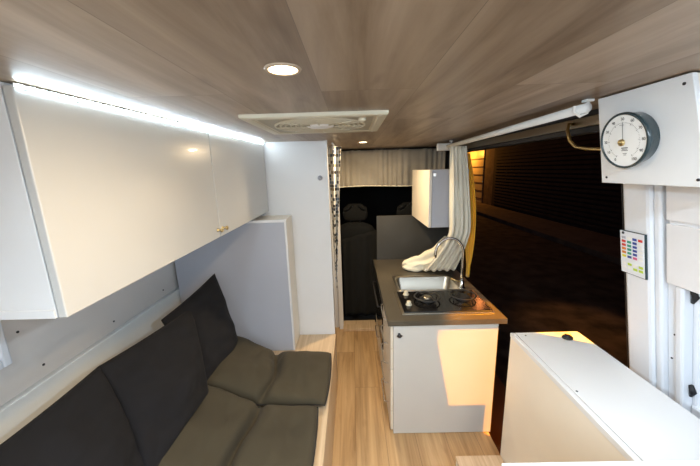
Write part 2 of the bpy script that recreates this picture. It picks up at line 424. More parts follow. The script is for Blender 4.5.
tag(obj('wall_hook', lathe((-.211, 2.0, 1.545), (0, -1, 0), [(.016, 0), (.016, .003), (.012, .006), (.005, .008), (.005, .015), (.009, .018), (0, .021)], 24), 'greypanel', smooth=True, loc=(-.211, 2.0, 1.545)), 'small round grey hook high on the white partition', 'hook')

# ------------------------------------------------------------------ cushions
def seat_cushion(y0, y1, label, seed, fx=0):
    t = thing('seat_cushion', label, 'cushion', (-.45, (y0 + y1) / 2, .42), 'olive seat cushions along the bench')
    path = [(-.165 - fx, .454), (-.3, .459), (-.50, .459), (-.60, .505), (-.68, .555), (-.75, .585), (-.80, .57)]
    cum = [0]
    for a, b in zip(path[:-1], path[1:]): cum.append(cum[-1] + math.dist(a, b))
    Lp = cum[-1]
    def P(u, v):
        s = u * Lp
        for k in range(len(path) - 1):
            if s <= cum[k + 1] + 1e-9:
                f = (s - cum[k]) / (cum[k + 1] - cum[k]); x = lerp(path[k][0], path[k + 1][0], f); z = lerp(path[k][1], path[k + 1][1], f); break
        e = abs(2 * v - 1) ** 4
        bow = .014 * noise.noise(Vector((u * 3 + seed, 1.3, seed)))
        x += .02 * math.sin(v * 5 + seed) * math.sin(PI * u); x -= .012 * (1 - abs(2 * v - 1) ** 2) * (1 - u) * -1
        return Vector((x, lerp(y0, y1, v) + bow + .02 * math.sin(PI * u) * (1 - 2 * v) * .5, z))
    seam = .48
    obj('cover', pad(P, side_puff(.095, seam, .28), 60, 44, seed, .028, .33, -1), 'olive', t, smooth=True)
    pts = []
    for k in range(25):
        v = k / 24; q = P(0.0, v); pts.append(q)
    obj('piping', tube([P(u, v) for u, v in [(k / 20, 0) for k in range(21)] + [(1, k / 20) for k in range(1, 20)] + [(k / 20, 1) for k in range(20, -1, -1)] + [(0, k / 20) for k in range(19, 0, -1)]], .0028, 6, closed=True), 'piping', t, smooth=True)
seat_cushion(.20, .78, 'olive seat cushion nearest the camera', 9, .04)
seat_cushion(.785, 1.265, 'olive seat cushion in front of the middle back cushion', 3, .033)
seat_cushion(1.272, 1.70, 'olive seat cushion furthest from the camera, beside the grey cupboard', 6)

def back_cushion(c, label, seed, T=.13, mat='charcoal'):
    m = sum((Vector(q) for q in c), Vector()) / 4
    t = thing('back_cushion', label, 'cushion', (m.x, m.y, min(q[2] for q in c)), 'charcoal back cushions leaning on the wall')
    P = bil(c)
    obj('cover', pad(P, side_puff(T, None, .42), 52, 52, seed, .03, .42), mat, t, smooth=True)
    ring = [(k / 20, 0) for k in range(21)] + [(1, k / 20) for k in range(1, 20)] + [(k / 20, 1) for k in range(20, -1, -1)] + [(0, k / 20) for k in range(19, 0, -1)]
    obj('seam', tube([P(*q) for q in ring], .0025, 6, closed=True), 'piping', t, smooth=True)
# corners: bottom near, bottom far, top far, top near
back_cushion([(-.70, .38, .54), (-.715, .845, .555), (-.93, .955, .925), (-.94, .48, .92)], 'charcoal back cushion nearest the camera at the left frame edge', 2)
back_cushion([(-.70, .80, .60), (-.69, 1.20, .60), (-.875, 1.475, .90), (-.93, .945, .925)], 'middle charcoal back cushion of the three along the wall', 5, .11)
back_cushion([(-.745, 1.24, .59), (-.71, 1.63, .565), (-.87, 1.765, .985), (-.95, 1.34, .90)], 'far charcoal back cushion with its peaked corner against the grey cupboard', 8, .11)

# ------------------------------------------------------------------ ceiling fittings
def downlight(x, y, label, r=.027, col=(1, .74, .44)):
    t = thing('ceiling_light', label, 'ceiling light', (x, y, CZ), 'recessed warm ceiling spotlights')
    obj('trim_ring', lathe((x, y, CZ), (0, 0, -1), [(r, -.002), (r, .001), (r + .001, .003), (r + .006, .003), (r + .008, 0), (r + .008, -.002)], 40), 'bronze', t, smooth=True)
    obj('diffuser', lathe((x, y, CZ), (0, 0, -1), [(r, -.001), (r, .002), (0, .003)], 40), 'bulb_w', t)
    ld = bpy.data.lights.new('spot_glow', 'AREA'); ld.shape = 'DISK'; ld.size = .05; ld.energy = DL; ld.color = col
    lo = bpy.data.objects.new('spot_glow', ld); COL.objects.link(lo); lo.location = (x, y, CZ - .012)
DL = 3.1
downlight(-.125, .616, 'round lit ceiling spotlight nearest the camera, before the roof vent')
DL = 4.6
downlight(.082, 2.192, 'small round lit ceiling spotlight beyond the roof vent, near the cab')
DL = 1.6
downlight(-.125, -.75, 'round lit ceiling spotlight behind the camera')
DL = 6.5
downlight(.45, .05, 'unseen cool white ceiling spotlight added to brighten the white box and door post', col=(.70, .86, 1))  # unseen fitting, added as cool fill for the box lid and door post

# roof vent
t = thing('roof_vent', 'square cream roof vent with round fan grille on the ceiling', 'vent', (-.123, 1.27, CZ))
x0, x1, y0, y1, zb = -.372, .126, 1.05, 1.505, 1.766
bm = bmesh.new()
def rim(bm, ax0, ax1, ay0, ay1, az, bx0, bx1, by0, by1, bz):
    a = [bm.verts.new(q) for q in ((ax0, ay0, az), (ax1, ay0, az), (ax1, ay1, az), (ax0, ay1, az))]
    b = [bm.verts.new(q) for q in ((bx0, by0, bz), (bx1, by0, bz), (bx1, by1, bz), (bx0, by1, bz))]
    for k in range(4): bm.faces.new((a[k], a[(k + 1) % 4], b[(k + 1) % 4], b[k]))
seq = [(0, CZ), (0, zb + .004), (.005, zb), (.030, zb + .0015), (.034, zb + .006), (.042, zb + .006), (.046, zb + .003)]
for (i0, z0), (i1, z1) in zip(seq[:-1], seq[1:]):
    rim(bm, x0 + i0, x1 - i0, y0 + i0, y1 - i0, z0, x0 + i1, x1 - i1, y0 + i1, y1 - i1, z1)
bmesh.ops.remove_doubles(bm, verts=bm.verts, dist=1e-5)
obj('frame', bm, 'cream', t)
cxv, cyv = (x0 + x1) / 2, (y0 + y1) / 2
obj('cover_plate', box(x0 + .044, x1 - .044, y0 + .044, y1 - .044, zb + .004, zb + .012), 'tan', t)
bm = bmesh.new()
for r in (.178, .158, .138, .118, .098, .078): lathe((cxv, cyv, zb + .002), (0, 0, -1), [(r - .005, -.003), (r - .004, .003), (r + .003, .003), (r + .004, -.003)], 56, bm)
for k in range(8):
    a = k * PI / 4; tube([(cxv + .05 * math.cos(a), cyv + .05 * math.sin(a), zb - .0005), (cxv + .178 * math.cos(a), cyv + .178 * math.sin(a), zb - .0005)], .003, 6, bm)
obj('grille', bm, 'cream', t, smooth=True)
obj('fan_hub', lathe((cxv, cyv, zb + .002), (0, 0, -1), [(.055, -.003), (.055, .003), (.045, .006), (0, .007)], 40), 'poly', t, smooth=True)
obj('knob', lathe((x1 - .085, y0 + .075, zb + .004), (0, 0, -1), [(.014, -.003), (.014, .008), (.01, .012), (0, .012)], 24), 'cream', t, smooth=True)
for sx in (x0 + .025, x1 - .025, cxv):
    for sy in (y0 + .02, y1 - .02):
        obj('screw', lathe((sx, sy, zb + .002), (0, 0, -1), [(.005, -.002), (.005, .002), (0, .003)], 12), 'greybeige', t)

# ------------------------------------------------------------------ kitchen unit
KX0, KX1, KY0, KY1 = .212, .800, 1.547, 2.70
t = thing('kitchen_cabinet', 'white kitchen base cabinet with drawers, under the dark worktop', 'cabinet', (.5, 2.1, 0))
bm = box(KX0 + .003, KX0 + .018, KY0 + .019, KY1, .001, .728); box(KX1 - .016, KX1, KY0 + .019, KY1, .001, .728, bm)
box(KX0 + .018, KX1 - .016, KY0 + .019, KY1, .001, .02, bm); box(KX0 + .018, KX1 - .016, KY1 - .016, KY1, .02, .728, bm)
obj('body', bm, 'white', t)
d = obj('end_door', box(KX0 - .002, KX1, KY0, KY0 + .018, .004, .728), 'gloss', t, bevel=.002)
kb = lathe((KX0 + .03, KY0, .672), (0, -1, 0), [(.008, 0), (.008, .003), (.005, .005), (.005, .014), (.011, .017), (.012, .022), (.007, .026), (0, .027)], 20)
tube([(KX0 + .015, KY0 - .018, .672), (KX0 + .045, KY0 - .018, .672)], .004, 10, kb)
obj('knob', kb, 'darkmetal', d, smooth=True)
def hnd(y0, y1, z, par):
    obj('handle', tube([(KX0 - .012, y0, z), (KX0 - .038, y0 + .004, z), (KX0 - .042, y0 + .015, z), (KX0 - .042, y1 - .015, z), (KX0 - .038, y1 - .004, z), (KX0 - .012, y1, z)], .0045, 8), 'chrome', par, smooth=True)
zs = [.01, .15, .29, .43, .57, .727]
for a, b in zip(zs[:-1], zs[1:]):
    dr = obj('drawer', box(KX0 - .016, KX0 + .002, KY0 + .022, 2.0, a + .002, b - .002), 'warmwhite', t, bevel=.002)
    hnd(1.68, 1.90, b - .035, dr)
dr = obj('door', box(KX0 - .016, KX0 + .002, 2.004, KY1, .01, .27), 'warmwhite', t, bevel=.002); hnd(2.25, 2.45, .23, dr)
t = thing('oven', 'black glass oven front in the aisle side of the kitchen cabinet', 'oven', (KX0, 2.35, .28))
obj('door', box(KX0 - .024, KX0 + .002, 2.006, 2.60, .275, .64), 'glassblack', t, bevel=.003)
obj('control_panel', box(KX0 - .024, KX0 + .002, 2.006, 2.60, .645, .715), 'black', t, bevel=.003)
obj('handle', tube([(KX0 - .024, 2.05, .60), (KX0 - .05, 2.055, .60), (KX0 - .05, 2.55, .60), (KX0 - .024, 2.555, .60)], .006, 8), 'darkmetal', t, smooth=True)

# worktop with real cut-outs for the sink
SX0, SX1, SY0, SY1 = .305, .742, 1.955, 2.235
bm = box(.178, .838, 1.532, SY0, .73, .76); box(.178, .838, SY1, 2.705, .73, .76, bm)
box(.178, SX0, SY0, SY1, .73, .76, bm); box(SX1, .838, SY0, SY1, .73, .76, bm)
bmesh.ops.remove_doubles(bm, verts=bm.verts, dist=1e-5)
tag(obj('worktop', bm, 'counter', loc=(.5, 2.1, .72)), 'dark grey-brown worktop on the kitchen cabinet', 'worktop')
t = thing('sink', 'rectangular stainless steel sink set in the dark worktop', 'sink', (.52, 2.1, .75))
def rr(x0, x1, y0, y1, r, z, n=6):
    out = []
    for cxx, cyy, a0 in ((x1 - r, y1 - r, 0), (x0 + r, y1 - r, PI / 2), (x0 + r, y0 + r, PI), (x1 - r, y0 + r, 1.5 * PI)):
        for k in range(n + 1):
            a = a0 + k / n * PI / 2; out.append((cxx + r * math.cos(a), cyy + r * math.sin(a), z))
    return out
bm = bmesh.new(); prev = None
for (i, r, z) in ((-.014, .02, .7505), (-.014, .02, .754), (-.002, .03, .755), (.006, .035, .752), (.012, .035, .74), (.02, .04, .64), (.035, .04, .628), (.1, .03, .625)):
    ring = [bm.verts.new(q) for q in rr(SX0 + i, SX1 - i, SY0 + i, SY1 - i, r, z)]
    if prev:
        for k in range(len(ring)): bm.faces.new((prev[k], prev[(k + 1) % len(ring)], ring[(k + 1) % len(ring)], ring[k]))
    prev = ring
bm.faces.new(prev)
obj('basin', bm, 'steel', t, smooth=True)
obj('drain', lathe((.53, 2.095, .6255), (0, 0, 1), [(.03, 0), (.03, .003), (.022, .002), (0, .001)], 24), 'chrome', t, smooth=True)

t = thing('hob', 'two-burner black glass hob in a steel surround at the near end of the worktop', 'hob', (.53, 1.77, .75))
obj('surround', box(.268, .802, 1.603, 1.925, .7505, .756), 'steel', t, bevel=.002)
obj('glass_top', box(.282, .788, 1.617, 1.912, .7562, .762), 'glassblack', t, bevel=.0015)
for (bx, by, R) in ((.452, 1.775, .078), (.682, 1.79, .078)):
    b = obj('burner', lathe((bx, by, .762), (0, 0, 1), [(R * .62, 0), (R * .62, .006), (R * .5, .009), (R * .5, .016), (R * .4, .018), (0, .018)], 32), 'iron', t, smooth=False)
    bm = lathe((bx, by, .784), (0, 0, 1), [(R - .005, 0), (R - .003, .004), (R + .003, .004), (R + .005, 0), (R, -.004), (R - .005, 0)], 36)
    for k in range(4):
        a = k * PI / 2 + .5; tube([(bx + R * .35 * math.cos(a), by + R * .35 * math.sin(a), .787), (bx + R * math.cos(a), by + R * math.sin(a), .787), (bx + (R + .002) * math.cos(a), by + (R + .002) * math.sin(a), .7625)], .0035, 6, bm)
    obj('pan_support', bm, 'iron', b, smooth=True)
    if bx < .5: obj('burner_cap', lathe((bx, by, .780), (0, 0, 1), [(.03, 0), (.03, .004), (.02, .006), (0, .006)], 24), 'steel', b, smooth=True)
for (kx, ky) in ((.335, 1.865), (.326, 1.712)):
    k_ = obj('knob', lathe((kx, ky, .762), (0, 0, 1), [(.02, 0), (.019, .004), (.014, .006), (.0135, .022), (.011, .024), (0, .024)], 24), 'cream', t, smooth=True)

# tap
TX, TY = .745, 1.985
t = thing('tap', 'tall chrome swan-neck tap behind the hob, over the sink', 'tap', (TX, TY, .75))
pts = [(TX, TY, .78), (TX, TY, .9), (TX, TY, 1.0)]
for k in range(1, 14):
    a = PI * k / 13; pts.append((TX - .095 + .095 * math.cos(a), TY, 1.0 + .11 * math.sin(a)))
pts.append((TX - .19, TY, .975))
obj('spout', tube(pts, .0095, 14), 'chrome', t, smooth=True)
obj('base', lathe((TX, TY, .7505), (0, 0, 1), [(.026, 0), (.026, .006), (.017, .01), (.016, .05), (.013, .055), (.0, .056)], 28), 'chrome', t, smooth=True)
obj('lever', tube([(TX, TY, .79), (TX - .03, TY + .004, .80), (TX - .075, TY + .01, .815)], [.006, .005, .006], 10), 'brass', t, smooth=True)

tag(obj('splashback', box(.213, .965, 2.708, 2.728, .001, 1.172), 'splash', bevel=.002, loc=(.6, 2.72, .75)), 'dark grey upright panel behind the far end of the worktop', 'panel')

for o_ in bpy.data.objects:
    if o_.parent is None and o_.name in ('sink', 'hob', 'tap'): o_.location.z += .01

# wall cupboard above the sink
t = thing('wall_cupboard', 'small cream wall cupboard hanging beside the white curtain', 'cupboard', (.7, 2.4, 1.18))
obj('body', box(.553, .80, 2.10, 2.70, 1.172, 1.575), 'greypanel', t, bevel=.002)
d = obj('door', box(.531, .551, 2.102, 2.698, 1.172, 1.575), 'warmwhite', t, bevel=.002)
obj('hinge', box(.555, .577, 2.092, 2.0995, 1.53, 1.555), 'chrome', t, bevel=.002)

# ------------------------------------------------------------------ curtains
def rod_pt(s): return Vector((lerp(.706, .712, s), lerp(.956, 2.31, s), lerp(1.752, 1.738, s)))
t = thing('curtain_rod', 'white curtain pole under the ceiling above the door opening', 'curtain rod', (.71, 1.6, 1.74))
obj('pole', tube([rod_pt(0), rod_pt(.5), rod_pt(1)], .014, 16), 'poly', t, smooth=True)
for s in (.02, .985):
    p = rod_pt(s)
    bm = tube([(p.x + .02, p.y, CZ - .001), (p.x + .02, p.y, p.z - .012), (p.x, p.y, p.z - .02), (p.x - .019, p.y, p.z - .008), (p.x - .019, p.y, p.z + .010)], .005, 8)
    box(p.x + .008, p.x + .03, p.y - .012, p.y + .012, CZ - .008, CZ - .0005, bm)
    obj('bracket', bm, 'poly', t, smooth=False, bevel=.001)
obj('end_plate', box(.64, .80, 2.315, 2.345, 1.712, 1.765), 'poly', t, bevel=.004)

t = thing('white_curtain', 'cream white curtain gathered on the pole, hem heaped on the worktop', 'curtain', (.74, 2.25, .8))
def PC(u, v):
    z = lerp(1.722, .80, v)
    w = lerp(.052, .070, min(1, v * 2)) + .05 * max(0, (v - .6) / .4) ** 1.5
    cxm = lerp(.700, .742, min(1, v * 1.6)) - .085 * max(0, (v - .55) / .45) ** 1.5
    x = cxm + (u - .5) * 2 * w
    y = 2.045 + .20 * max(0, (v - .62) / .38) ** 1.3 + .014 * math.sin(u * 2 * PI * 4.5 + 2 * v) * (.7 + .5 * v) + .008 * math.sin(u * 17 + v * 5)
    return Vector((x + .004 * math.sin(u * 2 * PI * 9), y, z))
obj('drape', grid(PC, 90, 40, .003), 'sheer', t, smooth=True)
# heaped hem: fabric sweeping left onto the worktop
def PH(u, v):
    # u along the sweep (0 at drape, 1 at the bunched end), v around a folded bundle
    a = v * 2 * PI
    c = Vector((lerp(.72, .405, u), lerp(2.30, 2.40, u), .80 + .17 * (1 - u) ** 2.6 + .018 * math.sin(PI * u)))
    R = lerp(.095, .048, u ** .7) * (1 + .13 * math.sin(a * 6 + u * 4) + .12 * math.sin(a * 3 + 1 + u * 2)) * (1 if u < .9 else (1 - ((u - .9) / .1) ** 2 * .7)) * (1 + .08 * math.sin(u * 19))
    ry, rz = R, R * .95
    p = c + Vector((.01 * math.sin(a * 5), math.cos(a) * ry, math.sin(a) * rz + .0))
    p.z = max(p.z, .763 + .001 * math.sin(a * 5)); return p
bm = bmesh.new(); nu, nv = 40, 84
R_ = [[bm.verts.new(PH(i / nu, j / nv)) for j in range(nv)] for i in range(nu + 1)]
for i in range(nu):
    for j in range(nv): bm.faces.new((R_[i][j], R_[i][(j + 1) % nv], R_[i + 1][(j + 1) % nv], R_[i + 1][j]))
bm.faces.new(R_[0]); bm.faces.new(R_[-1])
obj('hem_bundle', bm, 'linen', t, smooth=True)

def PO(u, v):
    z = lerp(1.68, .775, v)
    w = .008 + .034 * math.sin(PI * min(1, .1 + v)) ** .8
    x = .80 + .055 * math.sin(PI * v * .62) + (u - .5) * 2 * w
    y = 2.16 + .014 * math.sin(u * 2 * PI * 2.5 + v)
    return Vector((x, y, z))
o = obj('orange_curtain', grid(PO, 40, 30, .003), 'orange', smooth=True, loc=(.82, 2.16, .77))
tag(o, 'narrow orange curtain hanging behind the white curtain at the doorway', 'curtain')

def PV(u, v):
    z = lerp(1.765, 1.435, v); x = lerp(-.125, .86, u)
    y = 2.855 + .008 * math.sin(u * 110 + 3 * math.sin(u * 13)) * (.4 + .6 * v) + .006 * math.sin(u * 29)
    return Vector((x, y, z + .006 * math.sin(u * 7) * v))
t = thing('valance_curtain', 'short grey sheer curtain across the top of the cab opening', 'curtain', (.35, 2.85, 1.44))
obj('drape', grid(PV, 220, 10, .002), 'valance', t, smooth=True)
obj('hem', tube([PV(k / 60, 1) for k in range(61)], .005, 6), 'linen', t, smooth=True)
obj('rod', tube([(-.128, 2.855, 1.768), (.93, 2.855, 1.768)], .007, 10), 'darkmetal', t, smooth=True)

def PM(u, v):
    z = lerp(1.755, .72, v)
    w = lerp(.052, .004, min(1, v) ** .8)
    c = lerp(-.124, -.142, v)
    x = c + (u - .5) * 2 * w
    y = 2.16 + .03 * math.sin(u * 2 * PI * 1.5 + 1.2 * v)
    return Vector((x, y, z))
t = thing('shower_curtain', 'cream curtain with dark mosaic squares beside the white partition', 'curtain', (-.12, 2.16, .7))
obj('drape', grid(PM, 24, 40, .003, uvf=lambda u, v: (u * 5 * lerp(1, .35, v) + 3, v * 44)), 'mosaic', t, smooth=True)
obj('rail', tube([(-.125, 2.06, 1.765), (-.125, 2.83, 1.765)], .007, 10), 'poly', t, smooth=True)

# ------------------------------------------------------------------ cab seats
def cab_seat(x, label, w=.5):
    t = thing('cab_seat', label, 'seat', (x, 3.45, -.07), 'front seats in the dark cab')
    def P(c, ys):
        return c
    def slab(ya, yb, xa, xb, za, zb, T, rd=0): # rounded upright pad
        def Pf(u, v):
            k = 1 - rd * (2 * v - 1) ** 4 * (1 if v > .5 else .5)
            return Vector((lerp(xa, xb, .5 + (u - .5) * k), lerp(ya, yb, v), lerp(za, zb - rd * .12 * (2 * u - 1) ** 2 * v, v)))
        return pad(Pf, side_puff(T, None, .25), 20, 20, x, .004, .5)
    obj('backrest', slab(3.30, 3.12, x - w / 2, x + w / 2, .32, 1.06, .16, .35), 'seatfab', t, smooth=True)
    obj('headrest', slab(3.12, 3.08, x - .13, x + .13, 1.07, 1.25, .10, .55), 'seatfab', t, smooth=True)
    for q in (-.05, .05): obj('headrest_post', tube([(x + q, 3.11, 1.02), (x + q, 3.10, 1.14)], .007, 8), 'darkmetal', t)
    obj('cushion', slab(3.22, 3.75, x - w / 2, x + w / 2, .40, .42, .17), 'seatfab', t, smooth=True)
    obj('base', box(x - .2, x + .2, 3.25, 3.65, -.07, .37), 'blackout', t, bevel=.01)
cab_seat(.02, 'black cloth-covered cab seat showing left of the dark splashback panel')
cab_seat(.58, 'black cloth-covered cab seat showing above the dark splashback panel')
def PD(u, v):
    return Vector((lerp(-.12, .5, u), 3.02 + .012 * math.sin(u * 30) + .03 * v, lerp(1.05, .02, v) - .16 * (1 - u) * (1 - v) + .0 ))
tag(obj('seat_cover_sheet', grid(PD, 50, 20, .003), 'seatfab', smooth=True, loc=(.2, 3.03, .5)), 'dark cloth sheet draped behind the cab seats, slanting top edge', 'sheet')

# ------------------------------------------------------------------ right side fittings
# box with dial gauge on top of the door post
def bxx(z): return .742 + (1.778 - z) * .205
t = thing('instrument_box', 'white box under the ceiling carrying the round dial', 'box', (.85, .83, 1.53))
ya, yb = .712, .972
obj('front_panel', hexa(bmesh.new(), [(bxx(1.528), ya - .03, 1.528), (bxx(1.528) + .012, ya - .03, 1.528), (bxx(1.528) + .012, yb, 1.528), (bxx(1.528), yb, 1.528),
     (bxx(1.776), ya, 1.776), (bxx(1.776) + .012, ya, 1.776), (bxx(1.776) + .012, yb - .005, 1.776), (bxx(1.776), yb - .005, 1.776)]), 'white', t, bevel=.0015)
obj('side_panel', hexa(bmesh.new(), [(bxx(1.528) + .013, ya - .025, 1.53), (.99, ya - .025, 1.53), (.99, yb - .004, 1.53), (bxx(1.528) + .013, yb - .004, 1.53),
     (bxx(1.776) + .013, ya + .004, 1.776), (.93, ya + .004, 1.776), (.93, yb - .008, 1.776), (bxx(1.776) + .013, yb - .008, 1.776)]), 'warmwhite', t, bevel=.0015)
nb = Vector((-1, 0, -.205)).normalized()
for (y, z) in ((ya + .016, 1.757), (yb - .02, 1.545), (ya - .012, 1.545)):
    obj('screw', lathe((bxx(z), y, z), nb, [(.0035, -.001), (.0035, .0015), (0, .002)], 12), 'darkmetal', t)
t = thing('dial_gauge', 'round white dial gauge with dark rim mounted on the white box', 'gauge', (bxx(1.652), .852, 1.652))
zc, yc = 1.652, .852; C0 = Vector((bxx(zc), yc, zc)); R = .0745; HD = .034
obj('case', lathe(C0, nb, [(R - .006, .001), (R - .004, .015), (R, HD - .007), (R, HD - .002), (R - .002, HD), (R - .006, HD), (R - .006, HD - .004)], 64), 'teal', t, smooth=True)
dl = obj('dial_face', lathe(C0, nb, [(R - .0055, .02), (R - .0055, HD - .0035), (0, HD - .0035)], 64), 'dial', t)
FX = Vector((0, -1, 0))                              # picture-right on the face
FY = nb.cross(FX).normalized(); FY = FY if FY.z > 0 else -FY
def face_pt(a, b, h=.0308): return C0 + nb * h + FX * a + FY * b
bm = bmesh.new()
def quad(bm, c, dx, dy, hx, hy):
    vs = [bm.verts.new(c + dx * sx * hx + dy * sy * hy) for sx, sy in ((-1, -1), (1, -1), (1, 1), (-1, 1))]
    vt = [bm.verts.new(v.co + nb * .0004) for v in vs]
    bm.faces.new(vt)
    for k in range(4): bm.faces.new((vs[k], vs[(k + 1) % 4], vt[(k + 1) % 4], vt[k]))
for k in range(61):
    a = math.radians(240 - 300 * k / 60); big = k % 6 == 0
    d_ = FX * math.cos(a) + FY * math.sin(a); e_ = nb.cross(d_)
    rr_ = R - (.0125 if not big else .0145)
    rr_ = .0475 if not big else .0465
    quad(bm, C0 + nb * .0308 + d_ * rr_, d_, e_, .0012 if not big else .0025, .0003 if not big else .0005)
for i, (b_, w_) in enumerate(((-.019, .010), (-.0225, .008), (-.026, .010), (-.034, .006), (-.038, .004))):
    quad(bm, face_pt(.002, b_), FX, FY, w_, .0007 if i else .0011)
obj('tick_marks', bm, 'ink', dl)
def text_mesh(s, size):
    cu = bpy.data.curves.new('txt', 'FONT'); cu.body = s; cu.size = size; cu.align_x = 'CENTER'; cu.align_y = 'CENTER'; cu.extrude = .0002
    to = bpy.data.objects.new('txt', cu); COL.objects.link(to); dg = bpy.context.evaluated_depsgraph_get(); dg.update()
    me = bpy.data.meshes.new_from_object(to.evaluated_get(dg)); bpy.data.objects.remove(to); return me
Mx0 = Matrix((FX, FY, nb)).transposed().to_4x4()
for k in range(11):
    a = math.radians(240 - 300 * k / 10)
    me = text_mesh(str(k * 10), .0105); b2 = bmesh.new(); b2.from_mesh(me)
    Mx = Mx0.copy(); Mx.translation = face_pt(math.cos(a) * .0575, math.sin(a) * .0575)
    b2.transform(Mx); obj('numeral', b2, 'ink', dl)
ndl = bmesh.new()
aN = math.radians(88)
dN = FX * math.cos(aN) + FY * math.sin(aN); eN = nb.cross(dN)
quad(ndl, C0 + nb * .033 + dN * .017, dN, eN, .027, .0006)
quad(ndl, C0 + nb * .033 + FY * .042, FX, FY, .007, .0004)
obj('needle', ndl, 'ink', t)
obj('centre_knob', lathe(face_pt(-.004, -.004, .031), nb, [(.009, 0), (.009, .005), (.006, .007), (0, .008)], 24), 'brass', t, smooth=True)

# door rails under the header
o = obj('door_rail', box(.868, .886, 1.0, 2.75, 1.722, 1.757), 'steel', bevel=.003, loc=(.88, 1.9, 1.73)); tag(o, 'grey metal rail along the top of the side door opening', 'rail')
o = obj('door_seal', box(.872, .93, 1.0, 2.75, 1.700, 1.7215), 'rubber', bevel=.004, loc=(.88, 1.9, 1.70)); tag(o, 'black rubber seal strip directly under the grey door rail', 'seal')
o = obj('grab_handle', tube([(.868, 1.245, 1.74), (.845, 1.232, 1.738), (.832, 1.215, 1.715), (.832, 1.195, 1.675), (.836, 1.165, 1.650), (.845, 1.12, 1.640), (.852, 1.04, 1.632), (.866, .985, 1.634)], .006, 12), 'brass', smooth=True, loc=(.85, 1.15, 1.66))
tag(o, 'bent brass grab handle beside the white box at the door top', 'grab handle')

# remote control on the post
zr0, zr1, yr0, yr1 = 1.168, 1.338, 1.036, 1.137
t = thing('remote_control', 'slim white remote with coloured buttons stuck on the door post', 'remote control', (wall_x(1.25) - .01, 1.085, 1.25))
def rx(z, d): return wall_x(z) - d
obj('case', hexa(bmesh.new(), [(rx(zr0, .008), yr0, zr0), (rx(zr0, .0), yr0, zr0), (rx(zr0, .0), yr1, zr0), (rx(zr0, .008), yr1, zr0),
    (rx(zr1, .008), yr0, zr1), (rx(zr1, .0), yr0, zr1), (rx(zr1, .0), yr1, zr1), (rx(zr1, .008), yr1, zr1)]), 'teal', t, bevel=.002)
obj('face_plate', hexa(bmesh.new(), [(rx(zr0 + .003, .0092), yr0 + .004, zr0 + .003), (rx(zr0, .0075), yr0 + .004, zr0 + .003), (rx(zr0, .0075), yr1 - .001, zr0 + .003), (rx(zr0 + .003, .0092), yr1 - .001, zr0 + .003),
    (rx(zr1 - .003, .0092), yr0 + .004, zr1 - .003), (rx(zr1, .0075), yr0 + .004, zr1 - .003), (rx(zr1, .0075), yr1 - .001, zr1 - .003), (rx(zr1 - .003, .0092), yr1 - .001, zr1 - .003)]), 'body', t)
cols = [['greypanel', 'poly', 'blu', 'red'], ['red', 'grn', 'blu', 'poly'], ['red', 'grn', 'blu', 'poly'], ['orng', 'grn', 'blu', 'poly'], ['orng', 'grn', 'blu', 'poly'], ['yel', 'blu', 'pink', 'poly'],
        None, ['poly', 'lime', 'poly', 'lime'], ['poly', 'poly', 'lime', 'lime']]
def button(y, z, hy, hz, m):
    obj('button', hexa(bmesh.new(), [(rx(z - hz, .0105), y - hy, z - hz), (rx(z - hz, .0088), y - hy, z - hz), (rx(z - hz, .0088), y + hy, z - hz), (rx(z - hz, .0105), y + hy, z - hz),
        (rx(z + hz, .0105), y - hy, z + hz), (rx(z + hz, .0088), y - hy, z + hz), (rx(z + hz, .0088), y + hy, z + hz), (rx(z + hz, .0105), y + hy, z + hz)]), m, t)
for r_, row in enumerate(cols):
    if not row: continue
    for c_, m_ in enumerate(row):
        button(1.121 - c_ * .0225, 1.310 - r_ * .0145, .0078, .0045, m_)
obj('sensor', lathe((rx(1.328, .009), 1.122, 1.328), (-1, 0, 0), [(.005, 0), (.005, .002), (0, .0022)], 14), 'ink', t)

# large white box
t = thing('storage_box', 'large white box with a panelled lid in front of the side door', 'box', (.9, 1.0, 0))
BX0, BX1, BY0, BY1 = .742, 1.062, .66, 1.322
obj('side_panel', box(BX0 + .002, BX0 + .02, BY0, BY1 - .002, .001, .778), 'warmwhite', t, bevel=.001)  # cream of the warm lamplight is put into this panel's colour
obj('body', box(BX0 + .021, BX1 - .002, BY0, BY1 - .002, .001, .778), 'white', t)
obj('lid_edge', box(BX0, BX0 + .019, BY0, BY1, .779, .80), 'white', t, bevel=.0015)
obj('lid', box(BX0 + .0235, BX1, BY0, BY1, .779, .80), 'white', t, bevel=.002)
for (sx, sy) in ((.80, 1.295), (.99, 1.3), (.775, .93)):
    obj('screw', lathe((sx, sy, .80), (0, 0, 1), [(.0038, -.001), (.0038, .001), (0, .0015)], 12), 'darkmetal', t)
t = thing('door_stop', 'small dark navy oval fitting on the far corner of the white box', 'fitting', (.975, 1.265, .80))
bm = lathe((0, 0, 0), (0, 0, 1), [(.026, 0), (.026, .006), (.02, .011), (.012, .012), (0, .009)], 28)
for v in bm.verts: v.co = Vector((v.co.x * .9 + .975, v.co.y * .75 + 1.265, v.co.z + .8005))
obj('ring', bm, 'rubber', t, smooth=True)
bm = lathe((0, 0, 0), (0, 0, 1), [(.012, .009), (.01, .015), (0, .016)], 20)
for v in bm.verts: v.co = Vector((v.co.x + .975, v.co.y * .8 + 1.265, v.co.z + .8005))
obj('centre', bm, 'navy', t, smooth=True)
# step platform and the bed edge right under the camera
t = thing('step_platform', 'low oak-topped step at the foot of the white box', 'step', (.62, .96, 0))
obj('top_board', box(.505, .741, .61, 1.31, .08, .10), 'oak', t, bevel=.002)
obj('side_board', box(.507, .739, .612, 1.305, .001, .079), 'warmwhite', t)
tag(obj('bed_edge_board', box(.345, 1.06, .585, .605, .001, .8795), 'white', bevel=.003, loc=(.7, .6, .6)), 'white board edge crossing the bottom right of the frame', 'board')

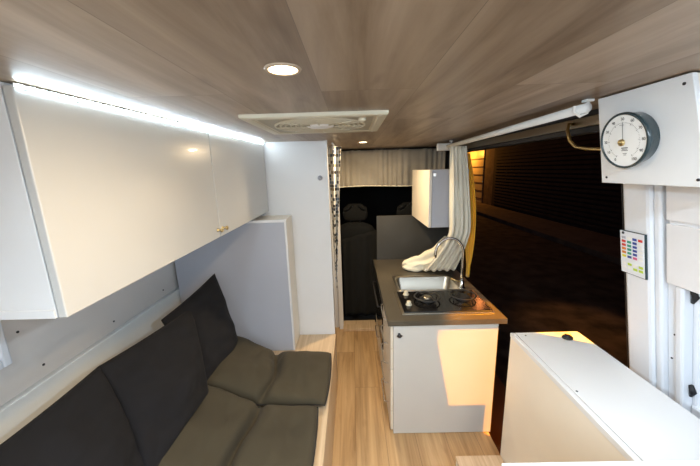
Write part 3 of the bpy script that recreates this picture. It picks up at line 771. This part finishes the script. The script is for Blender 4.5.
# ------------------------------------------------------------------ outside
struct('trim_11', box(1.3, 60, -25, 60, -.55, -.5), 'asphalt')
GZ = -.5
tag(obj('pavement', box(5.5, 7.0, -20, 50, GZ + .0005, GZ + .13), 'pave', loc=(6, 5, GZ)), 'raised pavement across the dark street', 'pavement')
t = thing('building', 'dark building front across the street', 'building', (7.5, 5, GZ + .13))
obj('wall', box(7.0, 7.4, -20, 15.2, GZ, 5.5), 'facade', t)
bm = bmesh.new()
for k in range(26): box(6.955, 7.0, -4 + k * .0, 15.0, GZ + .25 + k * .14, GZ + .33 + k * .14, bm)
obj('shutter', bm, 'facade', t)
t = thing('lit_garage', 'orange-lit garage front further along the street', 'building', (8, 20, GZ + .13))
obj('wall', box(7.0, 7.4, 15.21, 40, GZ, 5.5), 'pave', t)
bm = box(6.95, 7.0, 16.3, 19.2, GZ + .15, 2.6)
obj('garage_door', bm, 'cream', t)
bm = bmesh.new()
for k in range(6): box(6.92, 6.95, 16.3, 19.2, GZ + .35 + k * .42, GZ + .40 + k * .42, bm)
obj('door_rib', bm, 'pave', t)

# ------------------------------------------------------------------ lights
def light(name, kind, loc, energy, color, rot=None, **kw):
    ld = bpy.data.lights.new(name, kind); ld.energy = energy; ld.color = color
    for k, v in kw.items(): setattr(ld, k, v)
    o = bpy.data.objects.new(name, ld); COL.objects.link(o); o.location = loc
    if rot: o.rotation_euler = rot
    return o
cool = (.72, .87, 1)
d = Vector((cx(Y1), Y1, 0)) - Vector((cx(Y0), Y0, 0)); ang = math.atan2(d.y, d.x)
light('strip_glow', 'AREA', ((cx(Y0) + cx(Y1)) / 2 + .008, (Y0 + Y1) / 2, CZ - .009), .4, cool, (math.radians(-88), 0, ang), shape='RECTANGLE', size=1.33, size_y=.008)
# a second LED run along the right-hand side over the bed, behind the camera
t = thing('led_strip', 'cool white LED strip over the bed behind the camera', 'led strip', (.86, -.5, CZ - .01))
led_run(t, (.90, -1.5, CZ - .02), (.90, .35, CZ - .02), 40, (-1, 0, 0))
t = thing('led_strip', 'cool white LED strip on the left side behind the camera', 'led strip', (-.62, -.8, CZ - .01))
led_run(t, (-.62, -1.5, CZ - .02), (-.62, -.1, CZ - .02), 30, (1, 0, 0))
light('bed_strip_glow', 'AREA', (.885, -.5, CZ - .02), 3, cool, (0, math.radians(50), 0), shape='RECTANGLE', size=.02, size_y=1.8)
light('left_strip_glow', 'AREA', (-.60, -.8, CZ - .02), 13, cool, (0, math.radians(-50), 0), shape='RECTANGLE', size=.02, size_y=1.4)
LP = Vector((.66, 1.547, .42)) + Vector((1, -.73, 1.9)) * 4.2
light('street_lamp', 'SPOT', LP, 7000, (1, .36, .0), (Vector((.68, 1.547, .39)) - LP).to_track_quat('-Z', 'Y').to_euler(), spot_size=math.radians(4.4), spot_blend=.35, shadow_soft_size=.03)
light('garage_lamp', 'POINT', (6.2, 17.7, 2.3), 60, (1, .36, .04), shadow_soft_size=.1)
light('street_lamp_near', 'SPOT', (3.6, 4.4, 4.2), 110, (1, .42, .12), (Vector((2.9, 3.6, -.5)) - Vector((3.6, 4.4, 4.2))).to_track_quat('-Z', 'Y').to_euler(), spot_size=math.radians(22), spot_blend=.9, shadow_soft_size=.1)
light('street_lamp_far', 'POINT', (4.2, 9.5, 4.5), 7, (1, .30, .08), shadow_soft_size=.1)

w = bpy.data.worlds.new('night'); sc.world = w; w.use_nodes = True
w.node_tree.nodes['Background'].inputs[0].default_value = (.004, .004, .006, 1)
w.node_tree.nodes['Background'].inputs[1].default_value = 1

# ------------------------------------------------------------------ camera
f = 300.
Yc = Vector((352 - 350, 170 - 233, f)).normalized(); ro = math.radians(1.7)
r0 = Vector((math.cos(ro), -math.sin(ro), 0)); Xc = (r0 - Yc * r0.dot(Yc)).normalized(); Zc = Xc.cross(Yc)
cam = bpy.data.cameras.new('camera'); co = bpy.data.objects.new('camera', cam); COL.objects.link(co)
cam.sensor_width = 36; cam.lens = f / 700 * 36; cam.clip_start = .02; cam.clip_end = 200
Rm = Matrix(((Xc[0], -Xc[1], -Xc[2]), (Yc[0], -Yc[1], -Yc[2]), (Zc[0], -Zc[1], -Zc[2])))
co.matrix_world = Matrix.Translation((0, 0, H)) @ Rm.to_4x4()
sc.camera = co
vs = sc.view_settings; sc.display_settings.display_device = 'sRGB'
vs.view_transform = 'Standard'; vs.look = 'None'; vs.gamma = 1; vs.use_curve_mapping = False; vs.exposure = 1.4
